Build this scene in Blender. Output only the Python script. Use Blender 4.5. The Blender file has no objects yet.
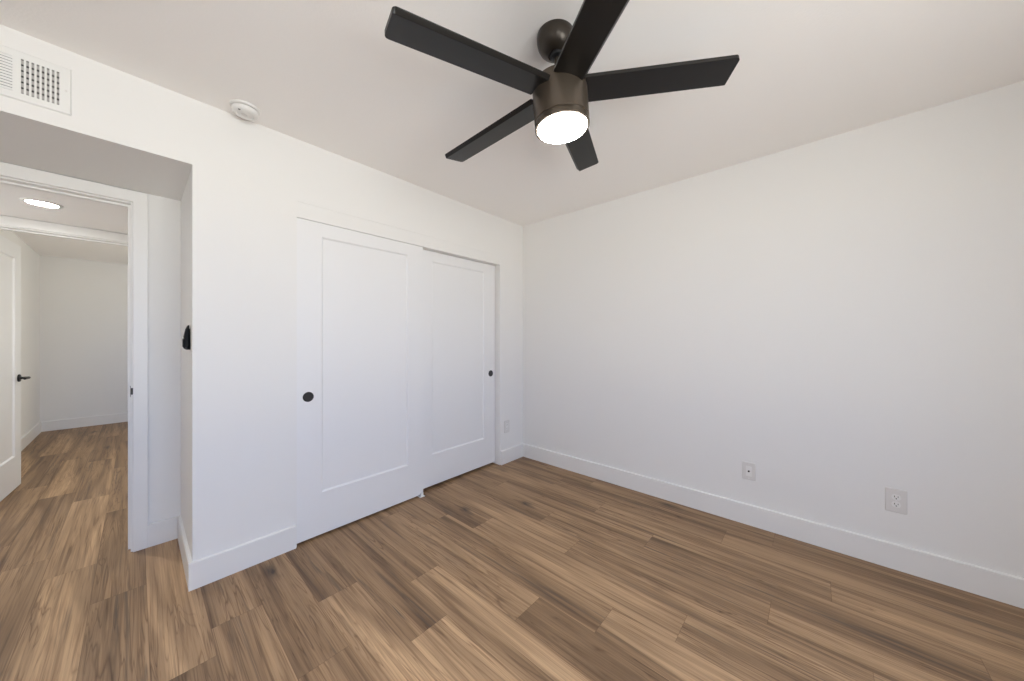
import bpy, bmesh, math, random
from mathutils import Vector, Matrix, Quaternion

random.seed(7)
C = bpy.context.scene.collection
R = math.radians
PI = math.pi

# ---------------------------------------------------------------- camera
cam_d = bpy.data.cameras.new('camera')
cam = bpy.data.objects.new('camera', cam_d)
C.objects.link(cam)
cam.location = (-2.7427, -2.3026, 1.2432)
cam.rotation_euler = (R(90), 0, R(41.889 - 90))
cam_d.sensor_width = 36.0
cam_d.lens = 336.455 / 1024 * 36.0
cam_d.shift_y = -1.53 / 1024
cam_d.clip_start = 0.02
bpy.context.scene.camera = cam

# ---------------------------------------------------------------- exposure and light paths
sc = bpy.context.scene
sc.view_settings.view_transform = 'Standard'
sc.view_settings.look = 'None'
sc.view_settings.exposure = 0.07
sc.view_settings.gamma = 1.0
sc.view_settings.use_curve_mapping = False
sc.cycles.max_bounces = 16
sc.cycles.diffuse_bounces = 10
sc.cycles.glossy_bounces = 4
sc.cycles.use_denoising = True
sc.cycles.sample_clamp_indirect = 6.0

# ---------------------------------------------------------------- world: pale sky above, sunlit ground below
SKY = 1.0
w = bpy.data.worlds.new('daylight')
sc.world = w
w.use_nodes = True
nt = w.node_tree
nt.nodes.clear()
tc = nt.nodes.new('ShaderNodeTexCoord')
sep = nt.nodes.new('ShaderNodeSeparateXYZ')
mr = nt.nodes.new('ShaderNodeMapRange')
mr.inputs['From Min'].default_value = -1.0
mr.inputs['From Max'].default_value = 1.0
ramp = nt.nodes.new('ShaderNodeValToRGB')
cr = ramp.color_ramp
cr.elements[0].position = 0.0
cr.elements[0].color = (9.3, 9.45, 9.25, 1)
cr.elements[1].position = 1.0
cr.elements[1].color = (3.2, 4.4, 7.0, 1)
e = cr.elements.new(0.49); e.color = (9.3, 9.45, 9.25, 1)
e = cr.elements.new(0.51); e.color = (3.2, 4.4, 7.0, 1)
bg = nt.nodes.new('ShaderNodeBackground')
bg.inputs['Strength'].default_value = SKY
out = nt.nodes.new('ShaderNodeOutputWorld')
nt.links.new(tc.outputs['Generated'], sep.inputs[0])
nt.links.new(sep.outputs['Z'], mr.inputs['Value'])
nt.links.new(mr.outputs[0], ramp.inputs[0])
# tan tint added to the eastern sky and ground, to warm the far room
side = nt.nodes.new('ShaderNodeMapRange')
side.inputs['From Min'].default_value = 0.62
side.inputs['From Max'].default_value = 0.80
mixw = nt.nodes.new('ShaderNodeMix'); mixw.data_type = 'RGBA'
mixw.inputs['B'].default_value = (6.2, 6.0, 5.2, 1)
nt.links.new(sep.outputs['X'], side.inputs['Value'])
nt.links.new(side.outputs[0], mixw.inputs['Factor'])
nt.links.new(ramp.outputs[0], mixw.inputs['A'])
nt.links.new(mixw.outputs['Result'], bg.inputs[0])
nt.links.new(bg.outputs[0], out.inputs[0])


def portal(name, loc, rot, sx, sy):
    d = bpy.data.lights.new(name, 'AREA')
    d.shape = 'RECTANGLE'
    d.size, d.size_y = sx, sy
    d.cycles.is_portal = True
    o = bpy.data.objects.new(name, d)
    o.location, o.rotation_euler = loc, rot
    C.objects.link(o)


# windows, the hall's one added for its light (all behind or beside the camera)
WIN_F = (-3.70, -1.66, 0.62, 2.10)      # front wall, behind the camera: x0, x1, z0, z1
WIN_A = (2.75, 4.10, 0.92, 1.98)            # far room, right wall: y0, y1, z0, z1
X_L, Y_F = -4.30, -3.60                 # inside faces of the left and the front wall
WIN_HALL_ADDED = (0.95, 1.77, 0.75, 1.60)         # unseen window added to brighten the hall: y0, y1, z0, z1
AX_R = -1.2                             # inside face of the far room's right wall
portal('window_daylight', ((WIN_F[0] + WIN_F[1]) / 2, Y_F - 0.06, (WIN_F[2] + WIN_F[3]) / 2), (R(90), 0, 0), WIN_F[1] - WIN_F[0], WIN_F[3] - WIN_F[2])
portal('added_hall_daylight', (-5.14, (WIN_HALL_ADDED[0] + WIN_HALL_ADDED[1]) / 2, (WIN_HALL_ADDED[2] + WIN_HALL_ADDED[3]) / 2), (R(90), 0, R(-90)), WIN_HALL_ADDED[1] - WIN_HALL_ADDED[0], WIN_HALL_ADDED[3] - WIN_HALL_ADDED[2])  # sky light through the added hall window
portal('far_room_daylight', (AX_R + 0.06, (WIN_A[0] + WIN_A[1]) / 2, (WIN_A[2] + WIN_A[3]) / 2), (R(90), 0, R(90)), WIN_A[1] - WIN_A[0], WIN_A[3] - WIN_A[2])


# ---------------------------------------------------------------- materials
def principled(name, col, rough=0.5, metal=0.0, spec=0.5):
    m = bpy.data.materials.new(name)
    m.use_nodes = True
    b = m.node_tree.nodes['Principled BSDF']
    b.inputs['Base Color'].default_value = (*col, 1)
    b.inputs['Roughness'].default_value = rough
    b.inputs['Metallic'].default_value = metal
    b.inputs['Specular IOR Level'].default_value = spec
    return m


def add_bump(m, scale, strength, dist=0.002, detail=2.0):
    n, l = m.node_tree.nodes, m.node_tree.links
    t = n.new('ShaderNodeTexCoord')
    x = n.new('ShaderNodeTexNoise')
    x.inputs['Scale'].default_value = scale
    x.inputs['Detail'].default_value = detail
    b = n.new('ShaderNodeBump')
    b.inputs['Strength'].default_value = strength
    b.inputs['Distance'].default_value = dist
    l.new(t.outputs['Object'], x.inputs['Vector'])
    l.new(x.outputs['Fac'], b.inputs['Height'])
    l.new(b.outputs[0], n['Principled BSDF'].inputs['Normal'])
    return m


M_WALL = add_bump(principled('white_wall_paint', (0.795, 0.788, 0.771), 0.75, spec=0.25), 160, 0.10)
M_CEIL = add_bump(principled('textured_ceiling_paint', (0.925, 0.906, 0.886), 0.9, spec=0.1), 120, 0.22, 0.003, 3)
M_TRIM = add_bump(principled('white_trim_paint', (0.80, 0.79, 0.77), 0.42), 300, 0.02)
M_DOOR = add_bump(principled('white_door_paint', (0.80, 0.80, 0.80), 0.45), 300, 0.02)
M_PLASTIC = add_bump(principled('white_plastic', (0.78, 0.775, 0.755), 0.35), 400, 0.01)
M_PLATE = add_bump(principled('wall_plate_plastic', (0.70, 0.685, 0.66), 0.4), 400, 0.01)
M_VENT = add_bump(principled('white_vent_enamel', (0.78, 0.78, 0.76), 0.5), 300, 0.01)
M_VANE = principled('grey_vent_vane', (0.42, 0.41, 0.39), 0.6)
M_BLACK = add_bump(principled('matte_black_metal', (0.012, 0.012, 0.013), 0.42), 500, 0.02)
M_CUP = principled('black_pull_cup', (0.022, 0.021, 0.023), 0.3)
M_DARK = principled('dark_hole', (0.01, 0.01, 0.01), 0.8)
M_REMOTE = add_bump(principled('black_remote_plastic', (0.006, 0.006, 0.006), 0.6, spec=0.2), 500, 0.02)
M_BRONZE_LAMPLIT = add_bump(principled('lamplit_bronze', (0.098, 0.077, 0.058), 0.36, 0.55), 600, 0.02)  # motor bronze, lightened to carry the lamp's warm glow in its colour
M_BRONZE_UNLIT = add_bump(principled('unlit_bronze', (0.050, 0.041, 0.033), 0.32, 0.6), 600, 0.02)  # the same bronze kept darker, away from the lamp's painted glow
M_BLADE = add_bump(principled('dark_fan_blade', (0.008, 0.007, 0.0062), 0.34, spec=0.38), 40, 0.02)
M_SUBFLOOR = principled('dark_joint', (0.05, 0.035, 0.025), 0.8)


def emitter(name, col, strength, rim=None):
    m = bpy.data.materials.new(name)
    m.use_nodes = True
    n, l = m.node_tree.nodes, m.node_tree.links
    n.clear()
    o = n.new('ShaderNodeOutputMaterial')
    em = n.new('ShaderNodeEmission')
    em.inputs['Color'].default_value = (*col, 1)
    em.inputs['Strength'].default_value = strength
    l.new(em.outputs[0], o.inputs[0])
    return m


M_LENS = emitter('lit_fan_lens', (1.0, 0.94, 0.86), 55.0)
M_DOWN = emitter('lit_downlight_lens', (1.0, 0.98, 0.93), 290.0)


def floor_material():
    m = bpy.data.materials.new('oak_vinyl_plank')
    m.use_nodes = True
    n, l = m.node_tree.nodes, m.node_tree.links
    b = n['Principled BSDF']

    def N(t, **kw):
        x = n.new(t)
        for k, v in kw.items():
            if k in x.inputs:
                x.inputs[k].default_value = v
            else:
                setattr(x, k, v)
        return x

    def math_(op, a, bb=None, c=None):
        x = n.new('ShaderNodeMath'); x.operation = op
        for i, q in enumerate((a, bb, c)):
            if q is None:
                continue
            if isinstance(q, (int, float)):
                x.inputs[i].default_value = q
            else:
                l.new(q, x.inputs[i])
        return x.outputs[0]

    def ramp_(fac, stops):
        x = n.new('ShaderNodeValToRGB')
        el = x.color_ramp.elements
        while len(el) < len(stops):
            el.new(0.5)
        for i, (p, c) in enumerate(stops):
            el[i].position = p
            el[i].color = (c, c, c, 1) if isinstance(c, (int, float)) else (*c, 1)
        l.new(fac, x.inputs[0])
        return x.outputs[0]

    def mix(fac, a, bb, mode='MIX'):
        x = n.new('ShaderNodeMix'); x.data_type = 'RGBA'; x.blend_type = mode
        for s, q in ((x.inputs['Factor'], fac), (x.inputs['A'], a), (x.inputs['B'], bb)):
            if isinstance(q, (int, float)):
                s.default_value = q
            elif isinstance(q, tuple):
                s.default_value = (*q, 1)
            else:
                l.new(q, s)
        return x.outputs['Result']

    uv = N('ShaderNodeUVMap'); uv.uv_map = 'plank_uv'
    s = N('ShaderNodeSeparateXYZ'); l.new(uv.outputs[0], s.inputs[0])
    tone = N('ShaderNodeAttribute'); tone.attribute_name = 'tone'
    seed = N('ShaderNodeAttribute'); seed.attribute_name = 'seed'
    U, V = s.outputs[0], s.outputs[1]

    def vec(su, sv, ds):
        cb = n.new('ShaderNodeCombineXYZ')
        l.new(math_('MULTIPLY', U, su), cb.inputs[0])
        l.new(math_('MULTIPLY', V, sv), cb.inputs[1])
        l.new(math_('MULTIPLY', seed.outputs['Fac'], ds), cb.inputs[2])
        return cb.outputs[0]

    def noise(v, scale=1.0, detail=3.0, rough=0.5, dist=0.0):
        x = N('ShaderNodeTexNoise', Scale=scale, Detail=detail, Roughness=rough, Distortion=dist)
        l.new(v, x.inputs['Vector'])
        return x.outputs['Fac']

    broad = noise(vec(10, 0.65, 37.0), 1, 3.0, 0.5, 0.9)         # wide light and dark bands along the plank
    cath = noise(vec(36, 0.85, 53.0), 1, 4.0, 0.60, 1.2)           # grain bands
    fibre = noise(vec(200, 2.6, 91.0), 1, 3.0, 0.62, 0.3)         # fine fibres
    streak = noise(vec(24, 0.75, 71.0), 1, 4.0, 0.62, 1.8)        # dark mineral streaks
    gnoise = noise(vec(16, 0.75, 23.0), 1, 2.5, 0.5, 1.3)          # thin growth lines: level lines of a smooth field
    gl = math_('PINGPONG', math_('MULTIPLY', gnoise, 9.0), 0.5)
    glmask = noise(vec(7, 1.6, 61.0), 1, 2.0, 0.5, 0.0)
    vor = N('ShaderNodeTexVoronoi', Scale=1.0, Randomness=1.0)
    wv = n.new('ShaderNodeVectorMath'); wv.operation = 'ADD'      # warped coordinates for knots
    l.new(vec(6.5, 2.0, 17.0), wv.inputs[0])
    nz = N('ShaderNodeTexNoise', Scale=1.0, Detail=3.0)
    l.new(vec(30, 9, 29.0), nz.inputs['Vector'])
    sc_ = n.new('ShaderNodeVectorMath'); sc_.operation = 'SCALE'; sc_.inputs['Scale'].default_value = 0.34
    l.new(nz.outputs['Color'], sc_.inputs[0]); l.new(sc_.outputs[0], wv.inputs[1])
    l.new(wv.outputs[0], vor.inputs['Vector'])
    sepc = N('ShaderNodeSeparateColor'); l.new(vor.outputs['Color'], sepc.inputs[0])
    gate = math_('GREATER_THAN', sepc.outputs[0], 0.72)
    knot = math_('MULTIPLY', ramp_(vor.outputs['Distance'], [(0.03, 1.0), (0.10, 0.55), (0.26, 0.0)]), gate)

    base = mix(tone.outputs['Fac'], FLOOR_DARK, FLOOR_LIGHT)
    c = mix(ramp_(broad, [(0.32, 0.0), (0.50, 0.5), (0.68, 1.0)]), mix(1.0, base, (0.60, 0.56, 0.53), 'MULTIPLY'), mix(1.0, base, (1.30, 1.29, 1.27), 'MULTIPLY'))
    c = mix(ramp_(cath, [(0.34, 0.75), (0.50, 0.0), (0.70, 0.0)]), c, mix(1.0, c, (0.52, 0.47, 0.43), 'MULTIPLY'))
    gm = math_('MULTIPLY', ramp_(gl, [(0.0, 0.85), (0.09, 0.35), (0.20, 0.0)]), ramp_(glmask, [(0.42, 0.0), (0.60, 1.0)]))
    c = mix(gm, c, mix(1.0, c, (0.50, 0.44, 0.39), 'MULTIPLY'))
    c = mix(ramp_(fibre, [(0.32, 0.60), (0.55, 0.0)]), c, mix(1.0, c, (0.62, 0.57, 0.53), 'MULTIPLY'))
    c = mix(ramp_(fibre, [(0.58, 0.0), (0.75, 0.3)]), c, mix(1.0, c, (1.25, 1.25, 1.25), 'MULTIPLY'))
    dk = math_('SUBTRACT', 1.10, tone.outputs['Fac'])
    st = math_('MULTIPLY', ramp_(streak, [(0.26, 1.0), (0.34, 0.6), (0.42, 0.0)]), math_('MAXIMUM', dk, 0.30))
    c = mix(st, c, (0.085, 0.064, 0.048))
    c = mix(math_('MULTIPLY', knot, 0.90), c, (0.045, 0.032, 0.024))
    # thin joint line round the plank
    eu = math_('MINIMUM', U, math_('SUBTRACT', PLANK_W, U))
    l2 = N('ShaderNodeAttribute'); l2.attribute_name = 'length'
    ev = math_('MINIMUM', V, math_('SUBTRACT', l2.outputs['Fac'], V))
    edge = ramp_(math_('MULTIPLY', math_('MINIMUM', eu, ev), 100.0), [(0.04, 0.6), (0.16, 0.0)])
    c = mix(edge, c, mix(1.0, c, (0.45, 0.40, 0.36), 'MULTIPLY'))
    l.new(c, b.inputs['Base Color'])
    l.new(math_('MULTIPLY_ADD', fibre, 0.18, 0.40), b.inputs['Roughness'])
    b.inputs['Specular IOR Level'].default_value = 0.35
    bp = N('ShaderNodeBump', Strength=0.12, Distance=0.001)
    l.new(math_('SUBTRACT', fibre, math_('MULTIPLY', edge, 2.0)), bp.inputs['Height'])
    l.new(bp.outputs[0], b.inputs['Normal'])
    return m


PLANK_W, PLANK_L = 0.18, 1.24
FLOOR_DARK = (0.228, 0.143, 0.078)
FLOOR_LIGHT = (0.56, 0.376, 0.216)
M_FLOOR = floor_material()


# ---------------------------------------------------------------- mesh helpers
def bx(bm, x0, x1, y0, y1, z0, z1):
    v = [bm.verts.new((x, y, z)) for x in (x0, x1) for y in (y0, y1) for z in (z0, z1)]
    for f in ((0, 1, 3, 2), (4, 6, 7, 5), (0, 4, 5, 1), (2, 3, 7, 6), (0, 2, 6, 4), (1, 5, 7, 3)):
        bm.faces.new([v[i] for i in f])


def prism(bm, poly, a, b, axis):
    """poly in the plane square to axis, extruded from a to b. axis x: (y,z), axis y: (x,z), axis z: (x,y)."""
    def p(u, v, t):
        return {'x': (t, u, v), 'y': (u, t, v), 'z': (u, v, t)}[axis]
    A = [bm.verts.new(p(u, v, a)) for u, v in poly]
    B = [bm.verts.new(p(u, v, b)) for u, v in poly]
    bm.faces.new(A); bm.faces.new(B)
    n = len(poly)
    for i in range(n):
        bm.faces.new((A[i], A[(i + 1) % n], B[(i + 1) % n], B[i]))


def lathe(bm, prof, seg=48, mat=None):
    """prof: (r, z) from one end to the other, turned about z."""
    rings = []
    for r, z in prof:
        if r < 1e-6:
            rings.append([bm.verts.new((0, 0, z))])
        else:
            rings.append([bm.verts.new((r * math.cos(2 * PI * k / seg), r * math.sin(2 * PI * k / seg), z)) for k in range(seg)])
    new = [v for r_ in rings for v in r_]
    for a, b in zip(rings, rings[1:]):
        if len(a) == 1 and len(b) == 1:
            continue
        for k in range(seg):
            j = (k + 1) % seg
            if len(a) == 1:
                bm.faces.new((a[0], b[k], b[j]))
            elif len(b) == 1:
                bm.faces.new((a[k], b[0], a[j]))
            else:
                bm.faces.new((a[k], b[k], b[j], a[j]))
    for ring in (rings[0], rings[-1]):
        if len(ring) > 1:
            bm.faces.new(ring)
    if mat is not None:
        bmesh.ops.transform(bm, matrix=mat, verts=new)


def tube(bm, pts, rad, seg=14):
    """round bar along a polyline with a constant or per-point radius."""
    pts = [Vector(p) for p in pts]
    rads = rad if isinstance(rad, (list, tuple)) else [rad] * len(pts)
    rings, prev = [], None
    for i, p in enumerate(pts):
        d = (pts[min(i + 1, len(pts) - 1)] - pts[max(i - 1, 0)]).normalized()
        if prev is None:
            u = d.orthogonal().normalized()
        else:
            u = (prev - d * prev.dot(d)).normalized()
        prev = u
        v = d.cross(u)
        rings.append([bm.verts.new(p + (u * math.cos(2 * PI * k / seg) + v * math.sin(2 * PI * k / seg)) * rads[i]) for k in range(seg)])
    for a, b in zip(rings, rings[1:]):
        for k in range(seg):
            j = (k + 1) % seg
            bm.faces.new((a[k], a[j], b[j], b[k]))
    bm.faces.new(rings[0]); bm.faces.new(rings[-1])


def rrect(x0, x1, y0, y1, r, n=5):
    pts = []
    for cx, cy, a in ((x1 - r, y1 - r, 0), (x0 + r, y1 - r, 90), (x0 + r, y0 + r, 180), (x1 - r, y0 + r, 270)):
        for k in range(n + 1):
            t = R(a + 90 * k / n)
            pts.append((cx + r * math.cos(t), cy + r * math.sin(t)))
    return pts


def obj(name, bm, m, parent=None, bevel=0.0, smooth=None, seg=2):
    bmesh.ops.recalc_face_normals(bm, faces=bm.faces)
    me = bpy.data.meshes.new(name)
    bm.to_mesh(me); bm.free()
    me.materials.append(m)
    o = bpy.data.objects.new(name, me)
    C.objects.link(o)
    if parent is not None:
        o.parent = parent
    if smooth is not None:
        for p in me.polygons:
            p.use_smooth = True
        try:
            me.set_sharp_from_angle(angle=R(smooth))
        except Exception:
            pass
    if bevel:
        b = o.modifiers.new('soft_edges', 'BEVEL')
        b.width, b.segments, b.limit_method, b.angle_limit = bevel, seg, 'ANGLE', R(40)
    return o


def thing(name, label, cat, loc=(0, 0, 0), rot=(0, 0, 0), group=None):
    o = bpy.data.objects.new(name, None)
    o.empty_display_size = 0.05
    C.objects.link(o)
    o.location, o.rotation_euler = loc, rot
    o['label'], o['category'], o['kind'] = label, cat, 'thing'
    if group:
        o['group'] = group
    return o


def struct(name, bm, m, parent=None, label=None, **kw):
    o = obj(name, bm, m, parent, **kw)
    o['kind'] = 'structure'
    if label:
        o['label'] = label
    return o


def frame_struct(name, loc=(0, 0, 0), rot=(0, 0, 0), label=None):
    o = bpy.data.objects.new(name, None)
    o.empty_display_size = 0.05
    C.objects.link(o)
    o.location, o.rotation_euler = loc, rot
    o['kind'] = 'structure'
    if label:
        o['label'] = label
    return o


def B():
    return bmesh.new()


# ---------------------------------------------------------------- room dimensions
H = 2.44                       # bedroom ceiling
XS = -2.558                    # corner of the alcove in front of the doorway
SOF = 2.112                    # lowered ceiling of alcove and hall
YD = 0.665                     # bedroom face of the doorway wall
YH = 0.780                     # hall face of it
YG, YR = 1.940, 2.055          # hall's far wall: hall face, far room face
FX, FY, FZ = -3.610, 5.40, 2.365   # far room: left wall, end wall, ceiling
CL0, CL1, CLZ = -2.104, -0.349, 1.974   # closet opening
D1R = -2.765                   # right jamb edge of the bedroom doorway
D1L = D1R - 0.765
DH = 2.036                     # door head
D2L, D2R = -3.492, -2.715      # far doorway

# ---------------------------------------------------------------- walls and ceilings
bm = B()                       # closet wall: alcove header and the stub beside the doorway, in one L
prism(bm, [(X_L, H), (CL0, H), (CL0, 0), (XS, 0), (XS, SOF), (X_L, SOF)], 0.0, 0.105, 'y')
struct('wall_back', bm, M_WALL)
bm = B(); bx(bm, CL0, CL1, 0.0, 0.105, 2.0690, H); bx(bm, CL0, CL1, 0.003, 0.105, 2.0660, 2.0690); bx(bm, CL0, CL1, 0.0, 0.105, CLZ, 2.0660)
struct('wall_closet_header', bm, M_WALL)
bm = B(); bx(bm, CL1, 0.0, 0.0, 0.105, 0.0, H)
struct('wall_back_corner', bm, M_WALL)
bm = B(); bx(bm, 0, 0.12, Y_F - 0.12, YH, 0, H)
struct('wall_right', bm, M_WALL)
bm = B()                       # window wall behind the camera
x0, x1, z0, z1 = WIN_F
bx(bm, X_L - 0.12, x0, Y_F - 0.12, Y_F, 0, H); bx(bm, x1, 0, Y_F - 0.12, Y_F, 0, H)
bx(bm, x0, x1, Y_F - 0.12, Y_F, 0, z0); bx(bm, x0, x1, Y_F - 0.12, Y_F, z1, H)
struct('wall_front', bm, M_WALL)
bm = B()
bx(bm, X_L - 0.12, X_L, Y_F, YD, 0, H)
struct('wall_left', bm, M_WALL)
bm = B(); bx(bm, XS, XS + 0.10, 0.105, YD, 0, SOF)
struct('wall_alcove', bm, M_WALL)
bm = B()                       # doorway wall between alcove and hall, also the back of the closet
prism(bm, [(X_L - 0.12, SOF), (X_L - 0.12, 0), (D1L, 0), (D1L, DH), (D1R, DH), (D1R, 0), (0, 0), (0, SOF)], YD, YH, 'y')
struct('wall_doorway', bm, M_WALL)
bm = B(); bx(bm, X_L - 0.12, 0.12, Y_F - 0.12, 0.105, H, H + 0.1)
struct('ceiling', bm, M_CEIL)
bm = B(); bx(bm, X_L - 0.12, XS, 0.105, YD, SOF, H)
struct('ceiling_alcove', bm, M_WALL)
bm = B(); bx(bm, XS, 0.12, 0.105, YD, SOF, H + 0.1)
struct('ceiling_closet', bm, M_CEIL)
bm = B(); bx(bm, -5.2, -0.9, YD, YG, SOF, SOF + 0.1)
struct('ceiling_hall', bm, M_CEIL)
bm = B()
y0, y1, z0, z1 = WIN_HALL_ADDED
bx(bm, -5.2, -5.08, YH, y0, 0, SOF); bx(bm, -5.2, -5.08, y1, YG, 0, SOF)
bx(bm, -5.2, -5.08, y0, y1, 0, z0); bx(bm, -5.2, -5.08, y0, y1, z1, SOF)
struct('wall_hall_left', bm, M_WALL)
bm = B(); bx(bm, -1.02, -0.9, YH, YG, 0, SOF)
struct('wall_hall_right', bm, M_WALL)
bm = B(); bx(bm, -5.2, X_L - 0.12, YD, YH, 0, SOF)
struct('wall_hall_near', bm, M_WALL)
bm = B()
prism(bm, [(-5.2, FZ), (-5.2, 0), (D2L, 0), (D2L, DH), (D2R, DH), (D2R, 0), (-0.9, 0), (-0.9, FZ)], YG, YR, 'y')
struct('wall_hall_far', bm, M_WALL)
bm = B(); bx(bm, FX - 0.12, FX, YR, FY + 0.12, 0, FZ)
struct('wall_far_room_left', bm, M_WALL)
bm = B(); bx(bm, FX, AX_R + 0.12, FY, FY + 0.12, 0, FZ)
struct('wall_far_room_back', bm, M_WALL)
bm = B()
y0, y1, z0, z1 = WIN_A
bx(bm, AX_R, AX_R + 0.12, YR, y0, 0, FZ); bx(bm, AX_R, AX_R + 0.12, y1, FY, 0, FZ)
bx(bm, AX_R, AX_R + 0.12, y0, y1, 0, z0); bx(bm, AX_R, AX_R + 0.12, y0, y1, z1, FZ)
struct('wall_far_room_right', bm, M_WALL)
bm = B(); bx(bm, FX - 0.12, AX_R + 0.12, YG, FY + 0.12, FZ, FZ + 0.1)
struct('ceiling_far_room', bm, M_CEIL)


def window_unit(name, axis, a0, a1, z0, z1, c):
    """white window frame with one mullion, standing in the wall; axis is the direction it runs along."""
    bm = B()
    t, d = 0.045, 0.03
    def bar(u0, u1, w0, w1):
        if axis == 'x':
            bx(bm, u0, u1, c - d, c + d, w0, w1)
        else:
            bx(bm, c - d, c + d, u0, u1, w0, w1)
    bar(a0, a0 + t, z0, z1); bar(a1 - t, a1, z0, z1)
    bar(a0 + t, a1 - t, z0, z0 + t); bar(a0 + t, a1 - t, z1 - t, z1)
    mid = (a0 + a1) / 2
    bar(mid - t / 2, mid + t / 2, z0 + t, z1 - t)
    struct(name, bm, M_TRIM)


window_unit('window_1', 'x', *WIN_F, Y_F - 0.06)
window_unit('added_hall_window', 'y', *WIN_HALL_ADDED, -5.14)  # not a known window, added at the hall's end for daylight
window_unit('window_2', 'y', *WIN_A, AX_R + 0.06)

# ---------------------------------------------------------------- plank floor
# rows run along y; row n covers x from -0.01-0.18(n+1) to -0.01-0.18n; joint = y of one end joint
JOINT = {0: -2.118, 1: -1.882, 2: -1.126, 3: -1.546, 4: -2.152, 5: -1.227, 6: -0.639, 7: -0.372, 8: -0.081, 9: -0.766,
         10: -1.071, 11: -0.562, 12: -0.900, 13: -1.62, 14: -0.557, 15: 1.456, 16: 0.652, 17: 2.158, 18: 1.30, 19: 0.45}
# tone of the plank that ends at (row, k): k counts planks from the listed joint, 0 = beyond it (+y), -1 = before it
TONE = {(0, 0): .42, (0, -1): .25, (1, 0): .30, (1, -1): .45, (2, 0): .60, (2, -1): .50, (2, 1): .30, (3, 0): .50, (3, -1): .30,
        (4, 0): .38, (4, -1): .42, (4, 1): .30, (5, 0): .68, (5, -1): .38, (5, 1): .35, (6, 0): .25, (6, -1): .72, (6, -2): .4,
        (7, 0): .55, (7, -1): .36, (7, -2): .62, (8, 0): .30, (8, -1): .66, (8, -2): .20, (9, 0): .36, (9, -1): .70, (9, -2): .5,
        (10, 0): .28, (10, -1): .85, (10, -2): .5, (11, 0): .30, (11, -1): .80, (12, 0): .32, (12, -1): .35, (13, 0): .48, (13, 1): .35, (13, -1): .3,
        (14, 0): .78, (14, 1): .40, (14, -1): .32, (15, -1): .26, (15, -2): .40, (15, 0): .40, (15, 1): .3, (16, -1): .62, (16, -2): .4, (16, 0): .72, (16, 1): .38,
        (17, -1): .24, (17, -2): .40, (17, 0): .5, (17, 1): .35, (18, -1): .34, (18, 0): .35, (19, 0): .4}
bm = B()
uvl = bm.loops.layers.uv.new('plank_uv')
lt = bm.faces.layers.float.new('tone')
ls = bm.faces.layers.float.new('seed')
ll = bm.faces.layers.float.new('length')
YMIN, YMAX = Y_F - 0.12, FY + 0.12
for n in range(-1, 29):
    xa, xb = -0.01 - PLANK_W * (n + 1), -0.01 - PLANK_W * n
    j = JOINT.get(n, random.uniform(-1.2, 0.0))
    for k in range(-5, 7):
        ya, yb = j + k * PLANK_L, j + (k + 1) * PLANK_L
        ca, cb = max(ya, YMIN), min(yb, YMAX)
        if cb - ca < 0.001:
            continue
        f = bm.faces.new([bm.verts.new((x, y, 0)) for x, y in ((xa, ca), (xb, ca), (xb, cb), (xa, cb))])
        f[lt] = TONE.get((n, k), random.uniform(0.25, 0.55))
        f[ls] = random.random()
        f[ll] = PLANK_L
        for lp in f.loops:
            lp[uvl].uv = (lp.vert.co.x - xa, lp.vert.co.y - ya)
# thickness under the planks
top = list(bm.faces)
struct_floor = None
bx(bm, -0.01 - PLANK_W * 29, -0.01 + PLANK_W, YMIN, YMAX, -0.05, -0.002)
struct('floor', bm, M_FLOOR)

# ---------------------------------------------------------------- baseboards
BH, BT = 0.135, 0.015


def base_profile():
    return [(0, 0), (BT, 0), (BT, BH - 0.004), (BT - 0.004, BH), (0, BH)]


def baseboard(name, runs):
    """runs: (axis, a, b, wall coordinate, direction of the room)"""
    bm = B()
    for axis, a, b, c, s in runs:
        if axis == 'x':
            prism(bm, [(c + s * u, v) for u, v in base_profile()], a, b, 'x')
        else:
            prism(bm, [(c + s * u, v) for u, v in base_profile()], a, b, 'y')
    struct(name, bm, M_TRIM)


baseboard('baseboard_right', [('y', Y_F, 0, 0, -1)])
baseboard('baseboard_back', [('x', XS - BT, CL0 - 0.006, 0, -1)])
baseboard('baseboard_corner', [('x', CL1 + 0.003, -BT, 0, -1)])
baseboard('baseboard_alcove', [('y', 0.0, YD, XS, -1)])
baseboard('baseboard_doorway', [('x', D1R + 0.067, XS - BT, YD, -1)])
baseboard('baseboard_front', [('x', X_L, -BT, Y_F, 1)])
baseboard('baseboard_far_room_left', [('y', YR, FY, FX, 1)])
baseboard('baseboard_far_room_back', [('x', FX + BT, AX_R, FY, -1)])


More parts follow.
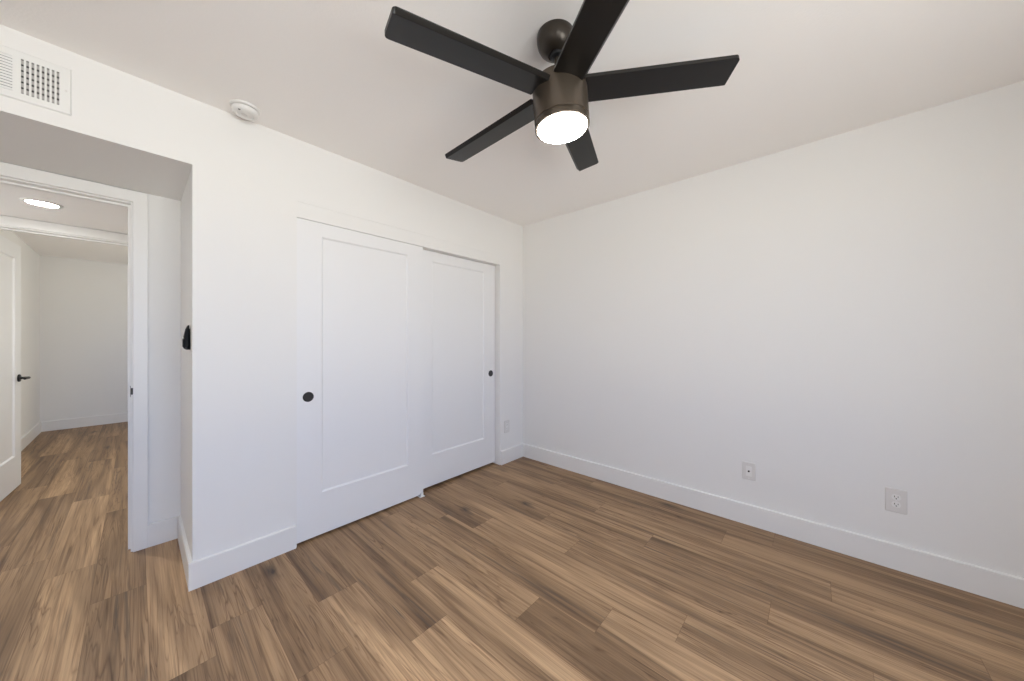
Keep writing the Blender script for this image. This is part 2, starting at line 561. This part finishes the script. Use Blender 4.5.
# ---------------------------------------------------------------- door frames (casing, jamb, stop)
def doorway(name, xl, xr, yf, yb, top, wl, label):
    """yf: face toward the bedroom, yb: face on the other side; casing on the yf side and on the yb side; wl: casing width"""
    root = frame_struct(name, (0, 0, 0), label=label)
    jt = 0.002                                   # the jamb lines the wall's opening
    bm = B()
    prism(bm, [(xl, 0), (xl + jt, 0), (xl + jt, DH - jt), (xr - jt, DH - jt), (xr - jt, 0), (xr, 0), (xr, DH), (xl, DH)], yf - 0.001, yb + 0.001, 'y')
    obj('jamb', bm, M_TRIM, root, bevel=0.001)
    bm = B()                                     # stop
    s0, s1 = yf + 0.042, yf + 0.075
    st = jt + 0.011
    prism(bm, [(xl + jt, 0), (xl + st, 0), (xl + st, DH - st), (xr - st, DH - st), (xr - st, 0), (xr - jt, 0), (xr - jt, DH - jt), (xl + jt, DH - jt)], s0, s1, 'y')
    obj('door_stop', bm, M_TRIM, root, bevel=0.001)
    rv = -0.006                                  # casing starts a little behind the jamb's edge
    for side, (ya, yb_) in (('casing', (yf - 0.018, yf - 0.001)), ('casing', (yb + 0.001, yb + 0.018))):
        bm = B()
        a, b2 = xl + rv + 0.0, xr - rv
        prism(bm, [(a, 0), (a, DH - rv), (b2, DH - rv), (b2, 0), (b2 + wl, 0), (b2 + wl, top), (a - wl, top), (a - wl, 0)], ya, yb_, 'y')
        o = obj('casing', bm, M_TRIM, root, bevel=0.003)
    return root


t1 = doorway('trim_1', D1L, D1R, YD, YH, SOF - 0.006, 0.061, 'white casing of the doorway in the alcove, black strike plate on its jamb')
bm = B()                                         # strike plate with its curved lip at the bedroom side of the right jamb
bx(bm, D1R - 0.0035, D1R - 0.0015, YD - 0.001, YD + 0.034, 0.905, 0.967)
prism(bm, [(D1R - 0.0035, YD + 0.001), (D1R - 0.0015, YD + 0.001), (D1R + 0.0005, YD - 0.019), (D1R + 0.0075, YD - 0.0195), (D1R + 0.0075, YD - 0.022), (D1R - 0.001, YD - 0.0215)], 0.920, 0.958, 'z')
o = obj('strike_plate', bm, M_BLACK, t1); o['label'] = 'black strike plate'
doorway('trim_2', D2L, D2R, YG, YR, SOF - 0.004, 0.060, 'white casing of the second doorway, across the hall')

# closet floor return / side jamb liner at the right of the opening
bm = B(); bx(bm, CL1 - 0.004, CL1, 0.002, 0.105, 0.0, CLZ)
struct('trim_3', bm, M_WALL)


# ---------------------------------------------------------------- panel doors
def panel_door(root, x0, x1, z0, z1, t, pan, rec, mat):
    """door in the plane y = 0 (front) .. t, one recessed flat panel pan = (px0, px1, pz0, pz1), recess rec with a sloped moulding"""
    px0, px1, pz0, pz1 = pan
    bm = B()
    m = 0.010
    o = [(x0, z0), (x1, z0), (x1, z1), (x0, z1)]
    a = [(px0, pz0), (px1, pz0), (px1, pz1), (px0, pz1)]
    b = [(px0 + m, pz0 + m), (px1 - m, pz0 + m), (px1 - m, pz1 - m), (px0 + m, pz1 - m)]
    def ring(p, y):
        return [bm.verts.new((u, y, v)) for u, v in p]
    O, A, Bv = ring(o, 0), ring(a, 0), ring(b, rec)
    K = ring(o, t)
    for i in range(4):
        j = (i + 1) % 4
        bm.faces.new((O[i], O[j], A[j], A[i]))
        bm.faces.new((A[i], A[j], Bv[j], Bv[i]))
        bm.faces.new((O[j], O[i], K[i], K[j]))
    bm.faces.new(K)
    bm.faces.new(Bv)
    fr = obj('door_slab', bm, mat, root)
    return fr


def finger_pull(root, x, z, y):
    """round black cup pull let into the door: raised rim and dished centre"""
    bm = B()
    m = Matrix.Translation((x, y, z)) @ Matrix.Rotation(R(90), 4, 'X')
    lathe(bm, [(0.0305, -0.0005), (0.0305, 0.0012), (0.0285, 0.0026), (0.0255, 0.0022), (0.0240, 0.0006), (0.0, 0.0004)], 40, m)
    o = obj('finger_pull', bm, M_BLACK, root, smooth=50)
    bm = B()
    lathe(bm, [(0.0236, 0.0007), (0.0180, 0.00095), (0.0, 0.0011)], 36, m)
    c = obj('pull_cup', bm, M_CUP, o, smooth=50)


GD = 'sliding closet doors'
d1 = thing('sliding_closet_door', 'white panel closet door in front, black round pull near its left edge', 'closet door', (0, 0.005, 0), group=GD)
panel_door(d1, -2.1034, -1.226, 0.015, 1.9715, 0.035, (-1.966, -1.359, 0.277, 1.886), 0.009, M_DOOR)
finger_pull(d1, -2.041, 0.888, 0.0)
d2 = thing('sliding_closet_door', 'white panel closet door behind, reaching the right jamb, small black pull on its right edge', 'closet door', (0, 0.062, 0), group=GD)
panel_door(d2, -1.262, -0.361, 0.024, 1.9700, 0.035, (-1.104, -0.508, 0.280, 1.890), 0.009, M_DOOR)
finger_pull(d2, -0.420, 0.905, 0.0)

# white floor guide under the meeting edges
g = thing('floor_guide', 'small white plastic door guide on the floor where the closet doors meet', 'door guide', (-1.243, 0.0, 0))
bm = B(); bx(bm, -0.022, 0.022, -0.016, 0.105, 0.0005, 0.0035)
obj('guide_base', bm, M_PLASTIC, g, bevel=0.001)
for ya, yb in ((-0.006, 0.0), (0.0475, 0.0545)):
    bm = B(); bx(bm, -0.013, 0.013, ya, yb, 0.0035, 0.034)
    obj('guide_fin', bm, M_PLASTIC, g, bevel=0.001)

# open door of the far room, ajar against its left wall
hx, hy, ang = -3.455, 1.976, 86.0
dr = frame_struct('door_1', (hx, hy, 0), (0, 0, R(ang)), label='white one-panel door standing open into the far room, black lever')
dr['category'] = 'door'
# local x runs from hinge to free edge; local -y faces the camera (+x in the room)
panel_door(dr, 0.0, 0.757, 0.010, 2.030, 0.035, (0.135, 0.617, 0.275, 1.910), 0.010, M_DOOR)
LZ = 0.915
bm = B()
lathe(bm, [(0.0, 0.0), (0.031, 0.0), (0.031, 0.007), (0.028, 0.010), (0.0, 0.010)], 32, Matrix.Translation((0.692, 0.0, LZ)) @ Matrix.Rotation(R(90), 4, 'X'))
lv = obj('door_lever', bm, M_BLACK, dr, smooth=40); lv['label'] = 'black lever handle'
bm = B()
tube(bm, [(0.692, -0.006, LZ), (0.692, -0.040, LZ)], 0.010)
tube(bm, [(0.697, -0.040, LZ), (0.692, -0.050, LZ), (0.676, -0.053, LZ + 0.001), (0.640, -0.054, LZ + 0.002), (0.585, -0.053, LZ + 0.001), (0.578, -0.053, LZ)], [0.010, 0.011, 0.011, 0.0105, 0.010, 0.008])
obj('lever_arm', bm, M_BLACK, lv, smooth=50)
for z in (0.25, 1.05, 1.80):
    bm = B(); lathe(bm, [(0.0, -0.045), (0.006, -0.045), (0.006, 0.045), (0.0, 0.045)], 14, Matrix.Translation((-0.004, -0.004, z)))
    obj('hinge', bm, M_BLACK, dr, smooth=40)

# ---------------------------------------------------------------- ceiling fan
FAN_X, FAN_Y = -1.6370, -1.5430
fan = thing('ceiling_fan', 'dark bronze five-blade ceiling fan with a lit round lamp below', 'ceiling fan', (FAN_X, FAN_Y, H))
TX, TY = 0.0486, -0.0509
nrm = Vector((-TX, -TY, 1)).normalized()
TILT = Vector((0, 0, 1)).rotation_difference(nrm).to_matrix().to_4x4()   # hangs a little off plumb
ZB = -0.2252                                                            # blade plane below the ceiling

bm = B()
lathe(bm, [(0.0, 0.0), (0.073, 0.0), (0.0745, -0.004), (0.074, -0.022), (0.070, -0.040), (0.062, -0.055), (0.050, -0.066), (0.036, -0.073), (0.031, -0.075), (0.030, -0.072), (0.0, -0.070)], 56)
can = obj('canopy', bm, M_BRONZE_UNLIT, fan, smooth=40)
bm = B()
lathe(bm, [(0.0, -0.070), (0.026, -0.070), (0.0285, -0.076), (0.0265, -0.083), (0.018, -0.088), (0.0, -0.088)], 40, TILT)
obj('hanger_ball', bm, M_BLACK, can, smooth=40)
bm = B()
lathe(bm, [(0.0, -0.070), (0.0125, -0.070), (0.0125, -0.170), (0.0, -0.170)], 28, TILT)
obj('downrod', bm, M_BRONZE_UNLIT, fan, smooth=40)
bm = B()
lathe(bm, [(0.0, -0.140), (0.0165, -0.140), (0.019, -0.144), (0.021, -0.162), (0.028, -0.178), (0.040, -0.187), (0.060, -0.190), (0.0, -0.190)], 44, TILT)
obj('coupling_cover', bm, M_BRONZE_UNLIT, fan, smooth=40)
bm = B()
lathe(bm, [(0.0, -0.188), (0.096, -0.188), (0.104, -0.191), (0.107, -0.198), (0.107, -0.338), (0.105, -0.340), (0.0, -0.340)], 72, TILT)
obj('motor_housing', bm, M_BRONZE_LAMPLIT, fan, smooth=40)
bm = B()
lathe(bm, [(0.0, -0.341), (0.1055, -0.341), (0.107, -0.343), (0.107, -0.364), (0.105, -0.366), (0.0985, -0.366), (0.0985, -0.352), (0.0, -0.352)], 72, TILT)
obj('light_ring', bm, M_BRONZE_LAMPLIT, fan, smooth=40)
bm = B()
lathe(bm, [(0.0, -0.353), (0.0975, -0.353), (0.0975, -0.366), (0.094, -0.371), (0.080, -0.376), (0.050, -0.380), (0.0, -0.382)], 64, TILT)
o = obj('lamp_lens', bm, M_LENS, fan, smooth=60); o['label'] = 'glowing white lamp lens'


def blade_mesh(az):
    """flat blade with rounded tip corners and one long chamfered edge on its underside"""
    bm = B()
    r0, r1, w, th, rc = 0.095, 0.6510, 0.1240, 0.0150, 0.014
    h = w / 2
    ch = 0.011
    # outline stations along the length with half widths, for rounded tip corners
    st = [(r0, 0.0)] + [(r1 - rc + rc * math.sin(R(t)), rc - rc * math.cos(R(t))) for t in (0, 22.5, 45, 67.5, 90)]
    secs = []
    for x, cut in st:
        a = h - cut
        prof = [(-a, -th / 2), (h - ch if a > h - ch else a - 0.001, -th / 2), (a, th / 2 - 0.0022), (a, th / 2), (-a, th / 2)]
        secs.append([(x, y, z) for y, z in prof])
    a = R(az)
    # side +y is lower by the pitch
    M = TILT @ Matrix.Translation((0, 0, ZB)) @ Matrix.Rotation(a, 4, 'Z') @ Matrix.Rotation(R(-9.6), 4, 'X')
    V = [[bm.verts.new(M @ Vector(c)) for c in s] for s in secs]
    for s, t in zip(V, V[1:]):
        for i in range(5):
            j = (i + 1) % 5
            bm.faces.new((s[i], s[j], t[j], t[i]))
    bm.faces.new(V[0]); bm.faces.new(V[-1])
    return bm


for k in range(5):
    obj('blade', blade_mesh(163.506 - 72 * k), M_BLADE, fan, bevel=0.0012)

# ---------------------------------------------------------------- hall downlight
dl = thing('recessed_downlight', 'round lit recessed downlight in the hall ceiling', 'downlight', (-3.147, 1.374, SOF))
bm = B(); lathe(bm, [(0.066, 0.0), (0.085, 0.0), (0.084, -0.004), (0.072, -0.008), (0.066, -0.008)], 48)
bmesh.ops.delete(bm, geom=[f for f in bm.faces if len(f.verts) > 4], context='FACES_ONLY')
obj('trim_ring', bm, M_PLASTIC, dl, smooth=40)
bm = B(); lathe(bm, [(0.0, -0.0010), (0.0655, -0.0010), (0.0655, -0.0016), (0.0, -0.0016)], 48)
obj('lamp_lens', bm, M_DOWN, dl, smooth=40)

# ---------------------------------------------------------------- smoke detector
sd = thing('smoke_detector', 'round white smoke detector on the ceiling edge above the alcove', 'smoke detector', (-2.368, -0.113, H))
bm = B(); lathe(bm, [(0.0, 0.0), (0.062, 0.0), (0.062, -0.007), (0.060, -0.010), (0.055, -0.011), (0.0, -0.011)], 56)
obj('mounting_base', bm, M_PLASTIC, sd, smooth=40)
bm = B(); lathe(bm, [(0.0, -0.0112), (0.042, -0.0112), (0.042, -0.0160), (0.0555, -0.0155), (0.0560, -0.026), (0.053, -0.033), (0.046, -0.0375), (0.037, -0.0395), (0.0350, -0.0365), (0.0325, -0.0360), (0.020, -0.0395), (0.0, -0.040)], 56)
obj('cover', bm, M_PLASTIC, sd, smooth=35)
bm = B(); lathe(bm, [(0.0, -0.0390), (0.0130, -0.0390), (0.0125, -0.0415), (0.0, -0.0420)], 28, Matrix.Translation((-0.004, -0.002, 0)))
obj('test_button', bm, M_PLATE, sd, smooth=40)
bm = B(); bx(bm, -0.004, 0.004, -0.0020, 0.0020, -0.0405, -0.0380)
o = obj('vent_slot', bm, M_DARK, sd); o.location = (-0.030, -0.034, 0.0004)
o['label'] = 'small dark slot'

# ---------------------------------------------------------------- supply vent above the alcove
vn = thing('air_vent', 'white air supply vent with louvre banks on the wall above the alcove', 'air vent', (-2.9237, 0, 2.2665))
W_, HV = 0.438, 0.192
banks = [(-0.410, -0.315, 'v'), (-0.299, -0.139, 'h'), (-0.123, -0.028, 'v')]
zt, zb_ = 0.067, -0.067
bm = B()                                         # front plate with three openings and a sloped rim
xs = [-W_ + 0.004] + [c for b in banks for c in b[:2]] + [-0.004]
for i in range(0, len(xs), 2):
    bx(bm, xs[i], xs[i + 1], -0.0065, -0.0045, -HV / 2 + 0.004, HV / 2 - 0.004)
for b in banks:
    bx(bm, b[0], b[1], -0.0065, -0.0045, zt, HV / 2 - 0.004)
    bx(bm, b[0], b[1], -0.0065, -0.0045, -HV / 2 + 0.004, zb_)
bmesh.ops.remove_doubles(bm, verts=bm.verts, dist=1e-5)
# rim
for q in ([(-W_, -HV / 2), (0, -HV / 2), (-0.004, -HV / 2 + 0.004), (-W_ + 0.004, -HV / 2 + 0.004)], [(-W_, HV / 2), (0, HV / 2), (-0.004, HV / 2 - 0.004), (-W_ + 0.004, HV / 2 - 0.004)],
          [(0, -HV / 2), (0, HV / 2), (-0.004, HV / 2 - 0.004), (-0.004, -HV / 2 + 0.004)], [(-W_, -HV / 2), (-W_, HV / 2), (-W_ + 0.004, HV / 2 - 0.004), (-W_ + 0.004, -HV / 2 + 0.004)]):
    ya = [-0.0005, -0.0005, -0.0065, -0.0065]
    bm.faces.new([bm.verts.new((x, y, z)) for (x, z), y in zip(q, ya)])
obj('face_plate', bm, M_VENT, vn)
bm = B(); bx(bm, -W_ + 0.008, -0.008, -0.0018, -0.0006, -HV / 2 + 0.010, HV / 2 - 0.010)  # flat dark sheet on the uncut wall, painting the shade inside the duct
o = obj('duct_shade', bm, M_DARK, vn); o['label'] = 'dark backing for the shade behind the louvres'
NV, NH = 8, 12
for b in banks:
    bm = B()
    if b[2] == 'v':
        pitch = (b[1] - b[0]) / NV
        for i in range(NV + 1):                  # upright bars between the slots
            c = b[0] + i * pitch
            bx(bm, max(b[0], c - pitch * 0.23), min(b[1], c + pitch * 0.23), -0.0064, -0.0046, zb_, zt)
        obj('upright_louvres', bm, M_VENT, vn)
        bm = B()
        for i in range(6):                       # grey cross vanes behind them
            c = zb_ + (i + 0.5) * (zt - zb_) / 6
            bx(bm, b[0], b[1], -0.0042, -0.0030, c - 0.0078, c + 0.0078)
        obj('cross_vanes', bm, M_VANE, vn)
    else:
        pitch = (zt - zb_) / NH
        for i in range(NH):
            c = zb_ + (i + 0.5) * pitch
            prism(bm, [(-0.0064, c + pitch * 0.40), (-0.0052, c + pitch * 0.40), (-0.0020, c - pitch * 0.30), (-0.0032, c - pitch * 0.30)], b[0], b[1], 'x')
        obj('level_louvres', bm, M_VENT, vn)
for x in (-0.014, -W_ + 0.014):
    bm = B(); lathe(bm, [(0.0, 0.0), (0.0036, 0.0), (0.0030, 0.0016), (0.0, 0.0020)], 18, Matrix.Translation((x, -0.0065, 0)) @ Matrix.Rotation(R(90), 4, 'X'))
    o = obj('screw', bm, M_PLATE, vn, smooth=40)

# ---------------------------------------------------------------- black remote on the alcove's side wall
rm = thing('fan_remote', 'small black remote in its cradle on the alcove side wall', 'remote control', (XS, 0.112, 1.250))
bm = B()                                         # cradle, profile in (x, z), open pocket low down
prism(bm, [(-0.0005, -0.062), (-0.014, -0.062), (-0.022, -0.057), (-0.0275, -0.045), (-0.0275, -0.006), (-0.0245, -0.006), (-0.0245, -0.043), (-0.019, -0.055), (-0.004, -0.055), (-0.004, 0.046), (-0.0005, 0.046)], -0.023, 0.023, 'y')
obj('cradle', bm, M_REMOTE, rm, bevel=0.0015)
bm = B()
prism(bm, [(-0.0045, -0.054), (-0.0185, -0.054), (-0.0240, -0.042), (-0.0243, -0.010), (-0.0225, 0.016), (-0.0170, 0.044), (-0.0100, 0.062), (-0.0045, 0.066)], -0.020, 0.020, 'y')
rb = obj('remote_body', bm, M_REMOTE, rm, bevel=0.003, seg=3)
for i, z in enumerate((0.004, 0.020, 0.036)):
    bm = B(); lathe(bm, [(0.0, 0.0), (0.0055, 0.0), (0.005, 0.0012), (0.0, 0.0015)], 18, Matrix.Translation((-0.0234 + (z - 0.004) * 0.19, 0, z)) @ Matrix.Rotation(R(-101), 4, 'Y'))
    obj('button', bm, M_CUP, rb, smooth=40)


# ---------------------------------------------------------------- wall plates
def plate(root, w, h, holes=None):
    """bevelled cover plate in the plane y = 0 (wall), standing out to y = -0.006"""
    bm = B()
    a = rrect(-w / 2, w / 2, -h / 2, h / 2, 0.004, 3)
    b = rrect(-w / 2 + 0.003, w / 2 - 0.003, -h / 2 + 0.003, h / 2 - 0.003, 0.003, 3)
    A = [bm.verts.new((x, -0.0003, z)) for x, z in a]
    A2 = [bm.verts.new((x, -0.0035, z)) for x, z in a]
    B2 = [bm.verts.new((x, -0.0060, z)) for x, z in b]
    n = len(a)
    for i in range(n):
        j = (i + 1) % n
        bm.faces.new((A[i], A[j], A2[j], A2[i])); bm.faces.new((A2[i], A2[j], B2[j], B2[i]))
    bm.faces.new(B2); bm.faces.new(A)
    return obj('cover_plate', bm, M_PLATE, root)


def slot(root, x, z, w, h, y, name='slot'):
    bm = B(); bx(bm, x - w / 2, x + w / 2, y - 0.0004, y + 0.0004, z - h / 2, z + h / 2)
    return obj(name, bm, M_DARK, root)


def hole(root, x, z, r, y, name='ground_hole', mat=None):
    bm = B(); lathe(bm, [(0.0, -0.0004), (r, -0.0004), (r, 0.0004), (0.0, 0.0004)], 20, Matrix.Translation((x, y, z)) @ Matrix.Rotation(R(90), 4, 'X'))
    return obj(name, bm, mat or M_DARK, root)


def screw(root, x, z, y):
    bm = B(); lathe(bm, [(0.0, -0.0006), (0.0034, -0.0006), (0.0030, 0.0008), (0.0, 0.0012)], 18, Matrix.Translation((x, y, z)) @ Matrix.Rotation(R(90), 4, 'X'))
    obj('screw', bm, M_PLASTIC, root, smooth=40)


def duplex(loc, rz, label, w, h):
    root = thing('wall_outlet', label, 'outlet', loc, (0, 0, rz), 'power outlets')
    plate(root, w, h)
    for s in (1, -1):
        bm = B()
        c = s * 0.0195
        pts = []
        for k in range(28):                      # round face cut flat at top and bottom
            t = 2 * PI * k / 28
            pts.append((0.0172 * math.cos(t), c + max(-0.0145, min(0.0145, 0.0172 * math.sin(t)))))
        prism(bm, pts, -0.0082, -0.0055, 'y')
        f = obj('receptacle', bm, M_PLASTIC, root)
        slot(f, -0.0063, c + 0.0035, 0.0028, 0.0085, -0.0082)
        slot(f, 0.0063, c + 0.0035, 0.0024, 0.0070, -0.0082)
        hole(f, 0.0, c - 0.0070, 0.0028, -0.0082)
    screw(root, 0, 0, -0.0060)
    return root


def decor(loc, rz, label, w, h):
    root = thing('wall_outlet', label, 'outlet', loc, (0, 0, rz), 'power outlets')
    plate(root, w, h)
    bm = B(); prism(bm, rrect(-0.0166, 0.0166, -0.0335, 0.0335, 0.002, 2), -0.0078, -0.0055, 'y')
    f = obj('receptacle', bm, M_PLASTIC, root)
    for s in (1, -1):
        c = s * 0.019
        slot(f, -0.0063, c + 0.0035, 0.0020, 0.0080, -0.0078)
        slot(f, 0.0063, c + 0.0035, 0.0018, 0.0065, -0.0078)
        hole(f, 0.0, c - 0.0065, 0.0022, -0.0078)
    for z in (0.0480, -0.0480):
        screw(root, 0, z, -0.0060)
    return root


duplex((0, -2.634, 0.369), R(-90), 'off-white power outlet with two round sockets, low on the wide blank wall', 0.080, 0.127)
decor((-0.256, 0, 0.362), 0, 'white power outlet on the narrow wall between closet and room corner', 0.076, 0.122)
decor((FX, 4.165, 0.354), R(90), 'white power outlet low on the far room wall past the open door', 0.076, 0.122)

cx = thing('coax_wall_plate', 'white wall plate with a single dark centre jack, low on the wide blank wall', 'wall plate', (0, -1.979, 0.358), (0, 0, R(-90)))
plate(cx, 0.075, 0.116)
bm = B(); prism(bm, rrect(-0.0166, 0.0166, -0.0335, 0.0335, 0.002, 2), -0.0076, -0.0055, 'y')
ins = obj('insert', bm, M_PLASTIC, cx)
bm = B(); lathe(bm, [(0.0, 0.0), (0.0060, 0.0), (0.0058, 0.006), (0.0042, 0.0062), (0.0040, 0.003), (0.0, 0.003)], 24, Matrix.Translation((0, -0.0070, 0)) @ Matrix.Rotation(R(90), 4, 'X'))
o = obj('coax_jack', bm, M_BLACK, cx, smooth=40); o['label'] = 'dark coaxial jack'
for z in (0.0480, -0.0480):
    screw(cx, 0, z, -0.0060)
